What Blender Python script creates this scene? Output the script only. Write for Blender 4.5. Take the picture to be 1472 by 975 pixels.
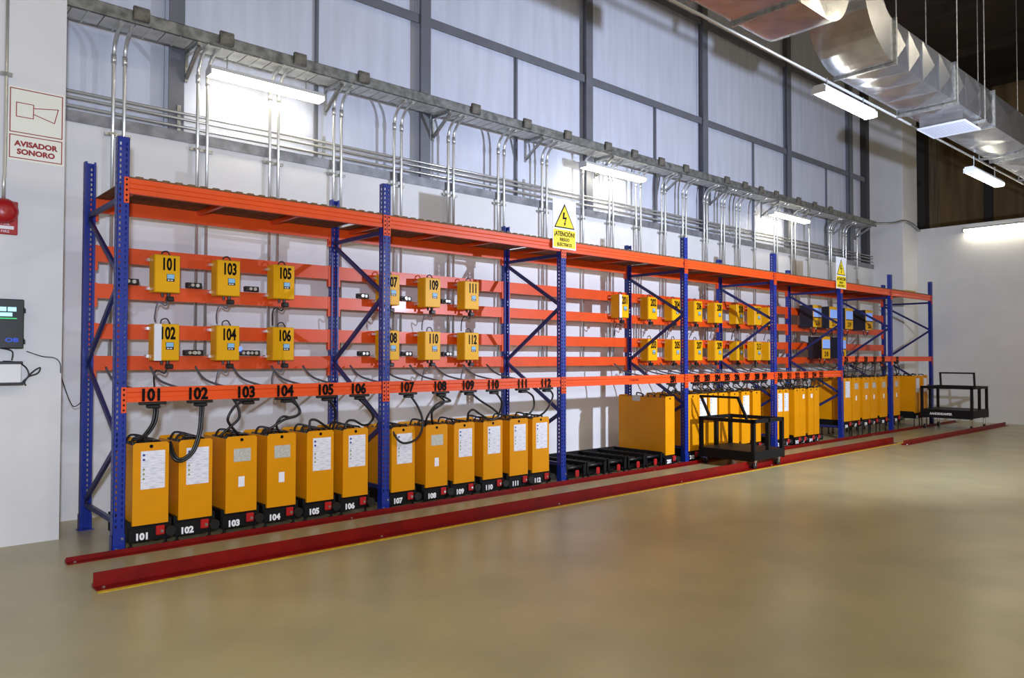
import bpy, math, random
from mathutils import Vector, Matrix

for o in list(bpy.data.objects):
    bpy.data.objects.remove(o, do_unlink=True)
S = bpy.context.scene
COL = S.collection
random.seed(7)

# ------------------------------------------------------------------ camera
cam_d = bpy.data.cameras.new('camera')
cam_d.sensor_fit = 'HORIZONTAL'; cam_d.sensor_width = 36.0
cam_d.lens = 36.0 * 1085.294 / 1472.0
cam_d.clip_end = 200
cam = bpy.data.objects.new('camera', cam_d); COL.objects.link(cam)
ya, pi_, ro = 0.729633, 0.0238309, 0.0014219
F = Vector((math.sin(ya)*math.cos(pi_), math.cos(ya)*math.cos(pi_), math.sin(pi_)))
R = Vector((math.cos(ya), -math.sin(ya), 0)); U = R.cross(F)
R2 = R*math.cos(ro) + U*math.sin(ro); U2 = -R*math.sin(ro) + U*math.cos(ro)
M = Matrix((R2, U2, -F)).transposed().to_4x4()
M.translation = Vector((-1.80159, -7.18706, 1.70453))
cam.matrix_world = M
S.camera = cam

# ------------------------------------------------------------------ world, lights, exposure
w = bpy.data.worlds.new('hall_ambience'); S.world = w; w.use_nodes = True
bg = w.node_tree.nodes['Background']
bg.inputs['Color'].default_value = (1.0, 0.88, 0.68, 1); bg.inputs['Strength'].default_value = 0.64

def spot(name, loc, target, power, angle, blend, color, radius):
    d = bpy.data.lights.new(name, 'SPOT'); d.energy = power; d.spot_size = math.radians(angle)
    d.spot_blend = blend; d.color = color; d.shadow_soft_size = radius
    o = bpy.data.objects.new(name, d); COL.objects.link(o); o.location = loc
    o.rotation_euler = (Vector(target) - Vector(loc)).to_track_quat('-Z', 'Y').to_euler()
    return o
# the photographer's two cool strobes (their shadows are in the photograph)
spot('camera_strobe', (-1.95, -7.2, 2.15), (0.6, 1.5, 3.3), 2100, 108, 1.0, (0.72, 0.81, 1.0), 0.12)
spot('stand_strobe', (8.5, -6.1, 3.0), (10.6, 1.8, 4.3), 3800, 150, 0.9, (0.70, 0.79, 1.0), 0.06)

vs = S.view_settings
vs.view_transform = 'Standard'; vs.look = 'None'; vs.gamma = 1.0; vs.use_curve_mapping = False
vs.exposure = -0.5

# ------------------------------------------------------------------ materials
def lin(c):
    def f(v):
        v = v/255.0
        return v/12.92 if v <= 0.04045 else ((v+0.055)/1.055)**2.4
    return (f(c[0]), f(c[1]), f(c[2]), 1.0)
MATS = {}
def mat(name, rgb, rough=0.5, metal=0.0, var=0.0, scale=8.0, bump=0.0, bscale=40.0, stretch=None, rgb2=None, coat=0.0, rvar=0.0, spec=0.5):
    m = bpy.data.materials.new(name); m.use_nodes = True
    nt = m.node_tree; b = nt.nodes['Principled BSDF']
    b.inputs['Base Color'].default_value = lin(rgb); b.inputs['Roughness'].default_value = rough
    b.inputs['Metallic'].default_value = metal; b.inputs['Specular IOR Level'].default_value = spec
    if coat: b.inputs['Coat Weight'].default_value = coat; b.inputs['Coat Roughness'].default_value = 0.15
    tc = None
    def coords(st):
        tcn = nt.nodes.new('ShaderNodeTexCoord'); mp = nt.nodes.new('ShaderNodeMapping')
        nt.links.new(tcn.outputs['Object'], mp.inputs['Vector'])
        if st: mp.inputs['Scale'].default_value = st
        return mp
    if var or rgb2 or rvar:
        mp = coords(stretch)
        n = nt.nodes.new('ShaderNodeTexNoise'); n.inputs['Scale'].default_value = scale; n.inputs['Detail'].default_value = 5
        nt.links.new(mp.outputs[0], n.inputs['Vector'])
        r = nt.nodes.new('ShaderNodeValToRGB')
        r.color_ramp.elements[0].position = 0.35; r.color_ramp.elements[1].position = 0.68
        c2 = rgb2 if rgb2 else tuple(max(0, v*(1-var)) for v in rgb)
        r.color_ramp.elements[0].color = lin(rgb); r.color_ramp.elements[1].color = lin(c2)
        nt.links.new(n.outputs['Fac'], r.inputs['Fac']); nt.links.new(r.outputs['Color'], b.inputs['Base Color'])
        if rvar:
            mr = nt.nodes.new('ShaderNodeMapRange'); mr.inputs[3].default_value = rough-rvar; mr.inputs[4].default_value = rough+rvar
            nt.links.new(n.outputs['Fac'], mr.inputs[0]); nt.links.new(mr.outputs[0], b.inputs['Roughness'])
    if bump:
        mp2 = coords(stretch)
        n2 = nt.nodes.new('ShaderNodeTexNoise'); n2.inputs['Scale'].default_value = bscale; n2.inputs['Detail'].default_value = 3
        nt.links.new(mp2.outputs[0], n2.inputs['Vector'])
        bp = nt.nodes.new('ShaderNodeBump'); bp.inputs['Strength'].default_value = bump; bp.inputs['Distance'].default_value = 0.02
        nt.links.new(n2.outputs['Fac'], bp.inputs['Height']); nt.links.new(bp.outputs[0], b.inputs['Normal'])
    MATS[name] = m
    return m
def emit(name, rgb, strength):
    m = bpy.data.materials.new(name); m.use_nodes = True
    b = m.node_tree.nodes['Principled BSDF']
    b.inputs['Base Color'].default_value = lin(rgb)
    b.inputs['Emission Color'].default_value = lin(rgb); b.inputs['Emission Strength'].default_value = strength
    MATS[name] = m
    return m

mat('floor_epoxy', (168, 157, 116), 0.30, var=0.10, scale=1.3, bump=0.03, bscale=3.0, rgb2=(153, 144, 108), rvar=0.06)
mat('floor_paint', (226, 186, 20), 0.5, var=0.2, scale=20)
mat('wall_paint', (222, 222, 224), 0.65, var=0.03, scale=1.5, bump=0.05, bscale=60)
mat('panel_foil', (208, 212, 228), 0.55, var=0.06, scale=1.6, bump=0.12, bscale=2.0, stretch=(4, 1, 0.4))
mat('panel_foil_old', (170, 160, 140), 0.6, var=0.45, scale=2.0, bump=0.3, bscale=4.0, stretch=(5, 5, 0.3))
mat('far_wall', (150, 124, 84), 0.7, var=0.25, scale=1.2, stretch=(1, 4, 0.3))
mat('column_paint', (112, 114, 122), 0.5, var=0.08, scale=3)
mat('column_dark', (62, 60, 62), 0.6)
mat('flashing', (150, 152, 160), 0.45, metal=0.4, var=0.25, scale=6)
mat('roof_dark', (58, 46, 34), 0.9, var=0.3, scale=1.0)
mat('rack_blue', (20, 46, 142), 0.34, var=0.08, scale=6, coat=0.15)
mat('brace_blue', (44, 52, 112), 0.35, metal=0.3)
mat('rack_orange', (230, 78, 14), 0.40, var=0.05, scale=4, coat=0.08)
mat('deck_board', (126, 92, 56), 0.7, var=0.35, scale=14, bump=0.1)
mat('galvanised', (190, 192, 190), 0.34, metal=0.85, var=0.22, scale=22)
mat('duct_metal', (205, 208, 214), 0.25, metal=0.95, var=0.14, scale=5, bump=0.12, bscale=1.8, rvar=0.06)
mat('tray_metal', (150, 152, 150), 0.5, metal=0.55, var=0.35, scale=9)
mat('tray_plate', (205, 205, 200), 0.45, metal=0.35, var=0.15, scale=5)
mat('tray_block', (128, 124, 116), 0.6, metal=0.4, var=0.4, scale=12)
mat('conduit_steel', (205, 206, 204), 0.25, metal=0.65)
mat('battery_yellow', (222, 146, 0), 0.45, spec=0.25, var=0.04, scale=3)
mat('charger_yellow', (236, 174, 6), 0.42, spec=0.25)
mat('charger_black', (34, 36, 48), 0.5)
mat('black_steel', (14, 14, 16), 0.55, spec=0.25, var=0.2, scale=9)
mat('black_plastic', (18, 18, 20), 0.45)
mat('black_rubber', (20, 20, 22), 0.38)
mat('grey_cable', (92, 94, 104), 0.5)
mat('cells_grey', (70, 62, 56), 0.5, var=0.5, scale=30)
mat('digit_black', (10, 10, 12), 0.5, spec=0.1)
mat('digit_white', (240, 240, 244), 0.5)
mat('rail_red', (122, 7, 7), 0.40, spec=0.3, var=0.15, scale=5)
mat('latch_red', (176, 22, 24), 0.4)
mat('paper_white', (232, 232, 240), 0.6)
mat('nameplate', (205, 205, 198), 0.4, metal=0.2, var=0.15, scale=60)
mat('icon_blue', (40, 52, 140), 0.5)
mat('icon_green', (120, 138, 60), 0.5)
mat('sign_white', (232, 234, 244), 0.35)
mat('sign_cream', (236, 236, 226), 0.45)
mat('sign_yellow', (244, 214, 20), 0.4)
mat('sign_red', (150, 26, 30), 0.45)
mat('alarm_red', (166, 24, 28), 0.35)
mat('grille_white', (176, 178, 188), 0.6, spec=0.2)
mat('box_white', (226, 226, 230), 0.4)
mat('lamp_housing', (200, 202, 204), 0.4)
mat('steel_bright', (210, 210, 212), 0.2, metal=0.9)
mat('carton', (196, 160, 96), 0.8)
emit('lamp_lens', (255, 246, 220), 26.0)
emit('fill_bulb_warm', (255, 225, 170), 20.0)
emit('screen_cyan', (170, 235, 245), 1.2)
emit('screen_green', (60, 190, 110), 0.9)
emit('screen_dark', (10, 24, 22), 0.4)
emit('led_blue', (70, 100, 255), 4.0)
emit('letter_blue', (30, 70, 190), 0.6)
emit('charger_screen', (120, 170, 205), 0.35)
emit('charger_panel', (130, 165, 235), 0.5)

# printed sheet: white paper with fine grey lines of text
def print_mat():
    m = bpy.data.materials.new('printed_sheet'); m.use_nodes = True
    nt = m.node_tree; b = nt.nodes['Principled BSDF']; b.inputs['Roughness'].default_value = 0.5
    tc = nt.nodes.new('ShaderNodeTexCoord'); mp = nt.nodes.new('ShaderNodeMapping'); mp.inputs['Scale'].default_value = (14, 1, 150)
    n = nt.nodes.new('ShaderNodeTexNoise'); n.inputs['Scale'].default_value = 1.0; n.inputs['Detail'].default_value = 2
    r = nt.nodes.new('ShaderNodeValToRGB'); r.color_ramp.elements[0].position = 0.48; r.color_ramp.elements[1].position = 0.62
    r.color_ramp.elements[0].color = lin((230, 230, 240)); r.color_ramp.elements[1].color = lin((196, 198, 212))
    nt.links.new(tc.outputs['Object'], mp.inputs[0]); nt.links.new(mp.outputs[0], n.inputs['Vector'])
    nt.links.new(n.outputs['Fac'], r.inputs['Fac']); nt.links.new(r.outputs['Color'], b.inputs['Base Color'])
    MATS['printed_sheet'] = m
print_mat()

# ------------------------------------------------------------------ mesh helpers
class MB:
    def __init__(s): s.v = []; s.f = []
    def box(s, x0, x1, y0, y1, z0, z1, b=0.0):
        if b <= 0:
            n = len(s.v)
            s.v += [(x0,y0,z0),(x1,y0,z0),(x1,y1,z0),(x0,y1,z0),(x0,y0,z1),(x1,y0,z1),(x1,y1,z1),(x0,y1,z1)]
            s.f += [tuple(n+i for i in q) for q in ((0,3,2,1),(4,5,6,7),(0,1,5,4),(1,2,6,5),(2,3,7,6),(3,0,4,7))]
            return s
        # chamfered box
        lo = (x0,y0,z0); hi = (x1,y1,z1); b = min(b, (x1-x0)*.45, (y1-y0)*.45, (z1-z0)*.45)
        idx = {}
        for sx in (0,1):
            for sy in (0,1):
                for sz in (0,1):
                    c = [hi[0] if sx else lo[0], hi[1] if sy else lo[1], hi[2] if sz else lo[2]]
                    i = [-b if sx else b, -b if sy else b, -b if sz else b]
                    for a in range(3):
                        p = [c[k] + (0 if k == a else i[k]) for k in range(3)]
                        idx[(sx,sy,sz,a)] = len(s.v); s.v.append(tuple(p))
        g = lambda a,b_,c,d: idx[(a,b_,c,d)]
        for sd in (0,1):
            q = [g(sd,0,0,0),g(sd,1,0,0),g(sd,1,1,0),g(sd,0,1,0)]; s.f.append(tuple(q if sd else q[::-1]))
            q = [g(0,sd,0,1),g(0,sd,1,1),g(1,sd,1,1),g(1,sd,0,1)]; s.f.append(tuple(q if sd else q[::-1]))
            q = [g(0,0,sd,2),g(1,0,sd,2),g(1,1,sd,2),g(0,1,sd,2)]; s.f.append(tuple(q if sd else q[::-1]))
        for p in (0,1):
            for q in (0,1):
                e = [g(0,p,q,1),g(1,p,q,1),g(1,p,q,2),g(0,p,q,2)]; s.f.append(tuple(e if p != q else e[::-1]))
                e = [g(p,0,q,0),g(p,1,q,0),g(p,1,q,2),g(p,0,q,2)]; s.f.append(tuple(e if p == q else e[::-1]))
                e = [g(p,q,0,0),g(p,q,1,0),g(p,q,1,1),g(p,q,0,1)]; s.f.append(tuple(e if p != q else e[::-1]))
        for sx in (0,1):
            for sy in (0,1):
                for sz in (0,1):
                    t = [g(sx,sy,sz,0),g(sx,sy,sz,1),g(sx,sy,sz,2)]
                    s.f.append(tuple(t if (sx+sy+sz) % 2 else t[::-1]))
        return s
    def quad(s, a, b, c, d):
        n = len(s.v); s.v += [tuple(a),tuple(b),tuple(c),tuple(d)]; s.f.append((n,n+1,n+2,n+3)); return s
    def prism(s, poly, axis, a0, a1):
        # poly of 2-D points extruded along axis ('x': (y,z), 'y': (x,z), 'z': (x,y))
        def P(p, a): return {'x': (a,p[0],p[1]), 'y': (p[0],a,p[1]), 'z': (p[0],p[1],a)}[axis]
        n = len(s.v); k = len(poly)
        s.v += [P(p,a0) for p in poly] + [P(p,a1) for p in poly]
        s.f.append(tuple(n+i for i in range(k))[::-1]); s.f.append(tuple(n+k+i for i in range(k)))
        for i in range(k):
            j = (i+1) % k; s.f.append((n+i, n+j, n+k+j, n+k+i))
        return s
    def bar(s, p0, p1, wd, th, up=(0,0,1)):
        p0 = Vector(p0); p1 = Vector(p1); d = (p1-p0).normalized(); upv = Vector(up)
        a = d.cross(upv)
        if a.length < 1e-4: a = d.cross(Vector((1,0,0)))
        a.normalize(); c = a.cross(d).normalized(); n = len(s.v)
        for p in (p0, p1):
            for sa, sc in ((-1,-1),(1,-1),(1,1),(-1,1)):
                s.v.append(tuple(p + a*sa*wd/2 + c*sc*th/2))
        s.f += [(n,n+1,n+2,n+3)[::-1],(n+4,n+5,n+6,n+7)] + [(n+i,n+(i+1)%4,n+4+(i+1)%4,n+4+i) for i in range(4)]
        return s
    def cyl(s, p0, p1, r, n=12, r1=None):
        return s.tube([p0, p1], r, n, r1=r1)
    def tube(s, pts, r, n=8, r1=None):
        pts = [Vector(p) for p in pts]; base = len(s.v); K = len(pts)
        prev = None
        for i, p in enumerate(pts):
            d = (pts[min(i+1,K-1)] - pts[max(i-1,0)]).normalized()
            if prev is None:
                a = d.cross(Vector((0,0,1)))
                if a.length < 1e-3: a = d.cross(Vector((0,1,0)))
            else: a = prev - d*prev.dot(d)
            a.normalize(); prev = a; c = d.cross(a)
            rr = r if r1 is None else r + (r1-r)*i/(K-1)
            for j in range(n):
                t = 2*math.pi*j/n; s.v.append(tuple(p + a*math.cos(t)*rr + c*math.sin(t)*rr))
        for i in range(K-1):
            for j in range(n):
                s.f.append((base+i*n+j, base+i*n+(j+1)%n, base+(i+1)*n+(j+1)%n, base+(i+1)*n+j))
        s.f.append(tuple(base+j for j in range(n))[::-1]); s.f.append(tuple(base+(K-1)*n+j for j in range(n)))
        return s
    def mesh(s, name, smooth=False):
        me = bpy.data.meshes.new(name); me.from_pydata(s.v, [], s.f); me.update()
        if smooth:
            me.polygons.foreach_set('use_smooth', [len(p.vertices) == 4 for p in me.polygons])
        return me

def spline(pts, n=8):
    P = [Vector(p) for p in pts]; out = []
    for i in range(len(P)-1):
        a = P[max(i-1,0)]; b = P[i]; c = P[i+1]; d = P[min(i+2,len(P)-1)]
        for k in range(n):
            t = k/n
            out.append(0.5*((2*b) + (c-a)*t + (2*a-5*b+4*c-d)*t*t + (3*b-a-3*c+d)*t**3))
    out.append(P[-1])
    return out

def link(name, me, m, parent=None, loc=None):
    if isinstance(me, MB): me = me.mesh(name)
    o = bpy.data.objects.new(name, me); COL.objects.link(o)
    if m and not me.materials: me.materials.append(MATS[m])
    if parent: o.parent = parent
    if loc: o.location = loc
    return o
def smooth(mb, name): return mb.mesh(name, True)
def tag(o, label, cat, group=None, kind=None):
    o['label'] = label; o['category'] = cat
    if group: o['group'] = group
    if kind: o['kind'] = kind
    return o
def thing(name, label, cat, loc=(0,0,0), group=None, kind=None):
    o = bpy.data.objects.new(name, None); COL.objects.link(o); o.location = loc; o.empty_display_size = 0.1
    return tag(o, label, cat, group, kind)
def struct(o, label=None, cat='structure'):
    o['kind'] = 'structure'
    if label: o['label'] = label; o['category'] = cat
    return o
def copy_tree(o, parent=None, skip=()):
    c = o.copy(); COL.objects.link(c); c.parent = parent
    for ch in list(o.children):
        if ch.name.split('.')[0] not in skip: copy_tree(ch, c, skip)
    return c
TXT = {}
def text_mesh(s, h, sx=1.0, bold=0.0, ext=0.002):
    k = (s, h, sx, bold, ext)
    if k in TXT: return TXT[k]
    cu = bpy.data.curves.new('lettering', 'FONT'); cu.body = s; cu.size = h*1.38; cu.align_x = 'CENTER'; cu.align_y = 'CENTER'
    cu.offset = bold; cu.extrude = ext; cu.resolution_u = 3
    ob = bpy.data.objects.new('lettering', cu)
    me = bpy.data.meshes.new_from_object(ob)
    bpy.data.objects.remove(ob); bpy.data.curves.remove(cu)
    if me.vertices:
        ys = [v.co.y for v in me.vertices]; xs = [v.co.x for v in me.vertices]
        cx = (min(xs)+max(xs))/2; cy = (min(ys)+max(ys))/2
        me.transform(Matrix.Translation((-cx, -cy, 0)))
    me.transform(Matrix.Rotation(math.pi/2, 4, 'X') @ Matrix.Scale(sx, 4, (1,0,0)))
    me.materials.clear()
    TXT[k] = me
    return me
def letters(name, s, h, m, parent, loc, sx=1.0, bold=0.0, ext=0.002, rotz=0.0):
    me = text_mesh(s, h, sx, bold, ext)
    if me.materials and me.materials[0] != MATS[m]:
        me = me.copy(); me.materials.clear()
    o = link(name, me, m, parent, loc); o.rotation_euler = (0, 0, rotz)
    return o
ORD = ['first','second','third','fourth','fifth','sixth','seventh','eighth','ninth','tenth','eleventh','twelfth','thirteenth',
       'fourteenth','fifteenth','sixteenth','seventeenth','eighteenth','nineteenth','twentieth','twenty-first','twenty-second','twenty-third','twenty-fourth']

# ------------------------------------------------------------------ the room
XP = [0, 2.7, 5.516, 8.339, 11.141, 13.866, 16.42, 18.927]     # uprights
D = 1.237; H = 3.637; PW = 0.098; PD = 0.075
WY = 1.75; MZ = 4.24                                          # lower wall face, top

fl = struct(link('floor', MB().box(-9, 26, -17, 2.2, -0.1, 0), 'floor_epoxy'), 'glossy beige epoxy floor of the charging hall', 'floor')
link('floor_stripe', MB().box(-0.37, 20.1, -1.13, -1.085, 0, 0.003), 'floor_paint', fl)['label'] = 'yellow painted line along the front rail'

# back wall: masonry below, foil panels in a steel frame above
wb = struct(link('wall_back', MB().box(-9, 19.70, WY, 2.1, 0, MZ), 'wall_paint'), 'white painted back wall behind the battery rack', 'wall')
cols = [-2.52, 0.96, 4.43, 7.95, 11.52, 15.02, 18.34, 23.0]
thin = [-0.8, 2.84, 6.39, 10.06, 13.67, 17.22]
PY = 1.92; TOP = 10.4; GZ = 6.62
edges = sorted(cols[:7] + thin) + [19.55]
for row, (z0, z1) in enumerate(((MZ-0.02, GZ), (GZ, 8.7), (8.7, TOP))):
    xs = [-9] + edges if row == 0 else [-9] + cols[:7] + [19.55]
    for i in range(len(xs)-1):
        link('wall_panel', MB().box(xs[i]+0.006, xs[i+1]-0.006, PY + 0.012*((i+row) % 2), PY+0.06, z0+0.004, z1-0.004), 'panel_foil', wb)
for c in cols[:7]:
    m = MB().box(c, c+0.17, WY+0.01, WY+0.03, MZ, TOP); m.box(c+0.078, c+0.092, WY+0.03, PY, MZ, TOP)
    link('column', m, 'column_paint', wb)
for t in thin:
    link('stud', MB().box(t, t+0.035, 1.88, PY, MZ, GZ), 'column_paint', wb)
for z in (GZ, 8.7):
    m = MB().box(-9, 19.6, 1.80, 1.815, z-0.065, z+0.065); m.box(-9, 19.6, 1.815, PY, z+0.05, z+0.065)
    link('girt', m, 'column_paint', wb)
link('column', MB().box(19.32, 19.52, WY+0.005, PY, 0.0, TOP), 'column_dark', wb)
m = MB().box(-9, 19.68, WY-0.025, WY-0.01, MZ-0.075, MZ+0.035); m.box(-9, 19.68, WY-0.025, PY, MZ+0.035, MZ+0.045)
struct(link('trim_1', m, 'flashing'), 'grey sheet metal flashing along the top of the white wall', 'trim')

# left pier with its own face
struct(link('wall_left', MB().box(-9, -0.23, 0.90, WY, 0, TOP), 'wall_paint'), 'white pier wall carrying the alarm sign', 'wall')
# right pillar, end wall, space beyond
struct(link('wall_pillar', MB().box(19.69, 20.70, 0.95, 2.1, 0, TOP, 0.01), 'wall_paint'), 'tall white concrete pillar in the far corner', 'wall')
struct(link('wall_right', MB().box(20.70, 20.92, -17, 0.955, 0, 5.28), 'wall_paint'), 'white partition wall closing the far end', 'wall')
wf = struct(link('wall_far', MB().box(25.6, 25.8, -17, 2.1, 0, TOP), 'far_wall'), 'brown unlit hall wall beyond the partition', 'wall')
for y in (0.55, -0.75, -2.05, -3.35, -4.65):
    link('column', MB().box(25.45, 25.6, y-0.11, y+0.11, 0, TOP), 'column_dark', wf)
wu = struct(link('wall_beyond', MB().box(20.70, 25.6, 2.0, 2.1, 0, TOP), 'panel_foil_old'), 'stained panel wall beyond the pillar', 'wall')
link('column', MB().box(23.6, 24.0, 1.78, 2.0, 0, TOP), 'column_dark', wu)
for z in (5.9, 7.2): link('girt', MB().box(20.72, 23.6, 1.9, 2.0, z-0.07, z+0.07), 'column_dark', wu)
ce = struct(link('ceiling', MB().box(-9, 26, -17, 2.2, TOP, TOP+0.1), 'roof_dark'), 'dark roof high above the hall', 'ceiling')
for i in range(10):
    x = -4 + i*3.2; link('purlin', MB().box(x, x+0.12, -17, 2.0, TOP-0.25, TOP), 'roof_dark', ce)

# ------------------------------------------------------------------ pallet rack
rack = thing('pallet_rack', 'long blue and orange pallet rack holding chargers and batteries', 'rack')
def upright_mesh():
    mb = MB(); pitch = 0.05; rows = int(H/pitch); hh = 0.026
    def strip(pt, u0, u1, cols_, hw):
        # pt(u, z) -> 3-D ; cells with a slot each
        cw = (u1-u0)/cols_
        for c in range(cols_):
            a0 = u0+c*cw; a1 = a0+cw; cm = (a0+a1)/2
            for r_ in range(rows):
                z0 = r_*pitch; z1 = z0+pitch if r_ < rows-1 else H; zm = z0+pitch/2
                b0, b1, y0, y1 = cm-hw/2, cm+hw/2, zm-hh/2, zm+hh/2
                if z0 < 0.2:
                    mb.quad(pt(a0,z0), pt(a1,z0), pt(a1,z1), pt(a0,z1)); continue
                mb.quad(pt(a0,z0), pt(a1,z0), pt(b1,y0), pt(b0,y0)); mb.quad(pt(a1,z0), pt(a1,z1), pt(b1,y1), pt(b1,y0))
                mb.quad(pt(a1,z1), pt(a0,z1), pt(b0,y1), pt(b1,y1)); mb.quad(pt(a0,z1), pt(a0,z0), pt(b0,y0), pt(b0,y1))
    strip(lambda u,z: (u,0,z), 0, PW*0.5, 1, 0.014)
    strip(lambda u,z: (u,0,z), PW*0.5, PW, 1, 0.014)
    strip(lambda u,z: (0,PD-u,z), 0, PD, 1, 0.013)
    strip(lambda u,z: (PW,u,z), 0, PD, 1, 0.013)
    mb.quad((0,PD,0),(0.02,PD,0),(0.02,PD,H),(0,PD,H)); mb.quad((PW-0.02,PD,0),(PW,PD,0),(PW,PD,H),(PW-0.02,PD,H))
    return mb.mesh('upright')
up_me = upright_mesh()
foot_me = MB().box(-0.018, PW+0.018, -0.012, PD+0.03, 0, 0.008).box(-0.006, PW+0.006, -0.006, -0.001, 0, 0.15).box(-0.006, -0.001, -0.006, PD, 0, 0.15).box(PW+0.001, PW+0.006, -0.006, PD, 0, 0.15).mesh('footplate')
bolt_me = MB().cyl((0,0,0),(0,-0.012,0),0.010,6).mesh('bolt')
for i, x in enumerate(XP):
    for back in (0, 1):
        u = link('upright', up_me, 'rack_blue', rack, (x, 0, 0) if not back else (x+PW, D, 0))
        if back: u.rotation_euler = (0, 0, math.pi)
        sm = u.modifiers.new('sheet', 'SOLIDIFY'); sm.thickness = 0.003; sm.offset = -1
        link('footplate', foot_me, 'rack_blue', u)
        for (bx, bz) in ((0.03, 0.035), (0.075, 0.12)): link('bolt', bolt_me, 'steel_bright', u, (bx, -0.006, bz))
    xc = x + PW/2
    for (z0, z1) in ((3.05, 2.42), (1.66, 2.38), (1.62, 0.97), (0.30, 0.93)):
        link('brace', MB().bar((xc, D-PD, z0), (xc, PD, z1), 0.045, 0.03, (1,0,0)), 'brace_blue', rack)
    for z in (3.10, 0.25):
        link('brace', MB().bar((xc, D-PD, z), (xc, PD, z), 0.03, 0.045), 'brace_blue', rack)

def beam_profile(y0, y1, z0, z1):
    h = z1-z0; s = 1 if y1 > y0 else -1; g = 0.008*s
    pts = [(y0,z0),(y0,z0+h*.30),(y0+g,z0+h*.38),(y0+g,z0+h*.62),(y0,z0+h*.70),(y0,z1),(y1,z1),(y1,z0)]
    return pts if s < 0 else pts[::-1]
conn_holes = {}
def connector(beam, x, z0, z1, face_y, out):
    w_ = 0.042
    key = (round(z1-z0,3), out)
    if key not in conn_holes:
        h = z1-z0
        a = MB().box(0, w_, min(0,out*0.006), max(0,out*0.006), 0, h).mesh('beam_connector')
        b = MB()
        for k in range(5):
            zz = h*(k+0.5)/5; b.box(w_*0.32, w_*0.68, min(out*0.006,out*0.0075), max(out*0.006,out*0.0075), zz-0.009, zz+0.009)
        conn_holes[key] = (a, b.mesh('connector_slots'))
    a, b = conn_holes[key]
    c = link('beam_connector', a, 'rack_orange', beam, (x, face_y, z0))
    link('connector_slots', b, 'digit_black', beam, (x, face_y, z0))
BEAMS = {}
def beam(i, z0, z1, front, key=None):
    x0 = XP[i]+PW; x1 = XP[i+1]
    y = (0.004, 0.052) if front else (D-0.004, D-0.052)
    mb = MB().prism(beam_profile(y[0], y[1], z0, z1), 'x', x0+0.002, x1-0.002)
    o = link('beam', mb, 'rack_orange', rack)
    out = -1 if front else 1; fy = -0.002 if front else D+0.002
    connector(o, XP[i]+PW-0.045, z0-0.09, z1+0.005, fy, out); connector(o, XP[i+1]+0.003, z0-0.09, z1+0.005, fy, out)
    if not front:   # the connector wings that show beside the rear uprights
        for xx in (x0, x1-0.03):
            link('connector_wing', MB().box(xx, xx+0.03, D-0.058, D-0.004, z0-0.09, z1+0.005), 'rack_orange', o)
    if key: BEAMS[key] = o
    return o
for i in range(7):
    beam(i, 3.145, 3.28, True); beam(i, 3.145, 3.28, False)
    if i < 5: beam(i, 1.30, 1.43, True, ('low', i))
    else: beam(i, 1.615, 1.73, True, ('low', i))
    for (z0, z1) in ((2.655, 2.815), (2.29, 2.435), (1.88, 2.035), (1.565, 1.71)):
        beam(i, z0, z1, False)
    # corrugated deck: folded sheet laid front to back, its open ends show above the front beam
    x0 = XP[i]+PW+0.005; x1 = XP[i+1]-0.005; n = int((x1-x0)/0.11); p = (x1-x0)/n; poly = []; low = []
    for k in range(n):
        a = x0+k*p
        poly += [(a,3.292),(a+p*.42,3.292),(a+p*.46,3.303),(a+p*.96,3.303)]
    poly.append((x1,3.292))
    d = MB().prism([(x1,3.281),(x0,3.281)][::-1] + poly[::-1], 'y', 0.0, D)
    link('deck_sheet', d, 'deck_board', rack)
    for fr in (0.05, 0.38, 0.70):
        xx = x0+(x1-x0)*fr
        link('cross_bar', MB().box(xx, xx+0.04, 0.052, D-0.052, 3.235, 3.280), 'rack_orange', rack)

# ------------------------------------------------------------------ numbers on the front beams
LAB = {0: list(zip(range(101,107), (0.30,0.715,1.17,1.57,2.02,2.41))),
       1: list(zip(range(107,113), (3.04,3.50,3.92,4.32,4.81,5.24))),
       2: [(201, 8.03)],
       3: list(zip(range(202,210), (8.68,8.97,9.28,9.57,9.88,10.21,10.54,10.80))),
       4: list(zip(range(210,216), (11.35,11.69,12.01,12.35,12.69,12.98))),
       5: list(zip(range(216,221), (14.11,14.61,15.06,15.53,15.97))),
       6: [(221, 16.76)]}
for i, L in LAB.items():
    for n, x in L:
        z = 1.362 if i < 5 else 1.672
        letters('beam_number', str(n), 0.108, 'digit_black', BEAMS[('low', i)], (x, -0.001, z), 0.86 if i < 2 else 0.72, 0.006)
letters('maker_mark', '\u25A1 logic mex', 0.03, 'sign_red', BEAMS[('low', 2)], (6.83+0.25, 0.0, 1.365), 1.0)

# ------------------------------------------------------------------ batteries and roller stands
def battery_mesh(wd, dp, h):
    sh = MB(); t = 0.008; c = 0.02
    sh.prism([(0,0),(wd,0),(wd,h-c),(wd-c,h),(c,h),(0,h-c)], 'y', 0, t)
    sh.prism([(0,0),(wd,0),(wd,h-c),(wd-c,h),(c,h),(0,h-c)], 'y', dp-t, dp)
    sh.box(0, t, t, dp-t, 0, h-c); sh.box(wd-t, wd, t, dp-t, 0, h-c); sh.box(t, wd-t, t, dp-t, 0, t)
    return sh.mesh('case')
def cells_mesh(wd, dp, h):
    m = MB(); n = max(4, int(dp/0.085))
    for r_ in range(2):
        for k in range(n):
            x0 = 0.015 + r_*(wd-0.03)/2; x1 = x0+(wd-0.03)/2-0.006; y0 = 0.015+k*(dp-0.03)/n; y1 = y0+(dp-0.03)/n-0.006
            m.box(x0, x1, y0, y1, h-0.22, h-0.045)
            m.cyl(((x0+x1)/2,(y0+y1)/2,h-0.045),((x0+x1)/2,(y0+y1)/2,h-0.02),0.016,8)
    return m.mesh('cells')
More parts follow.
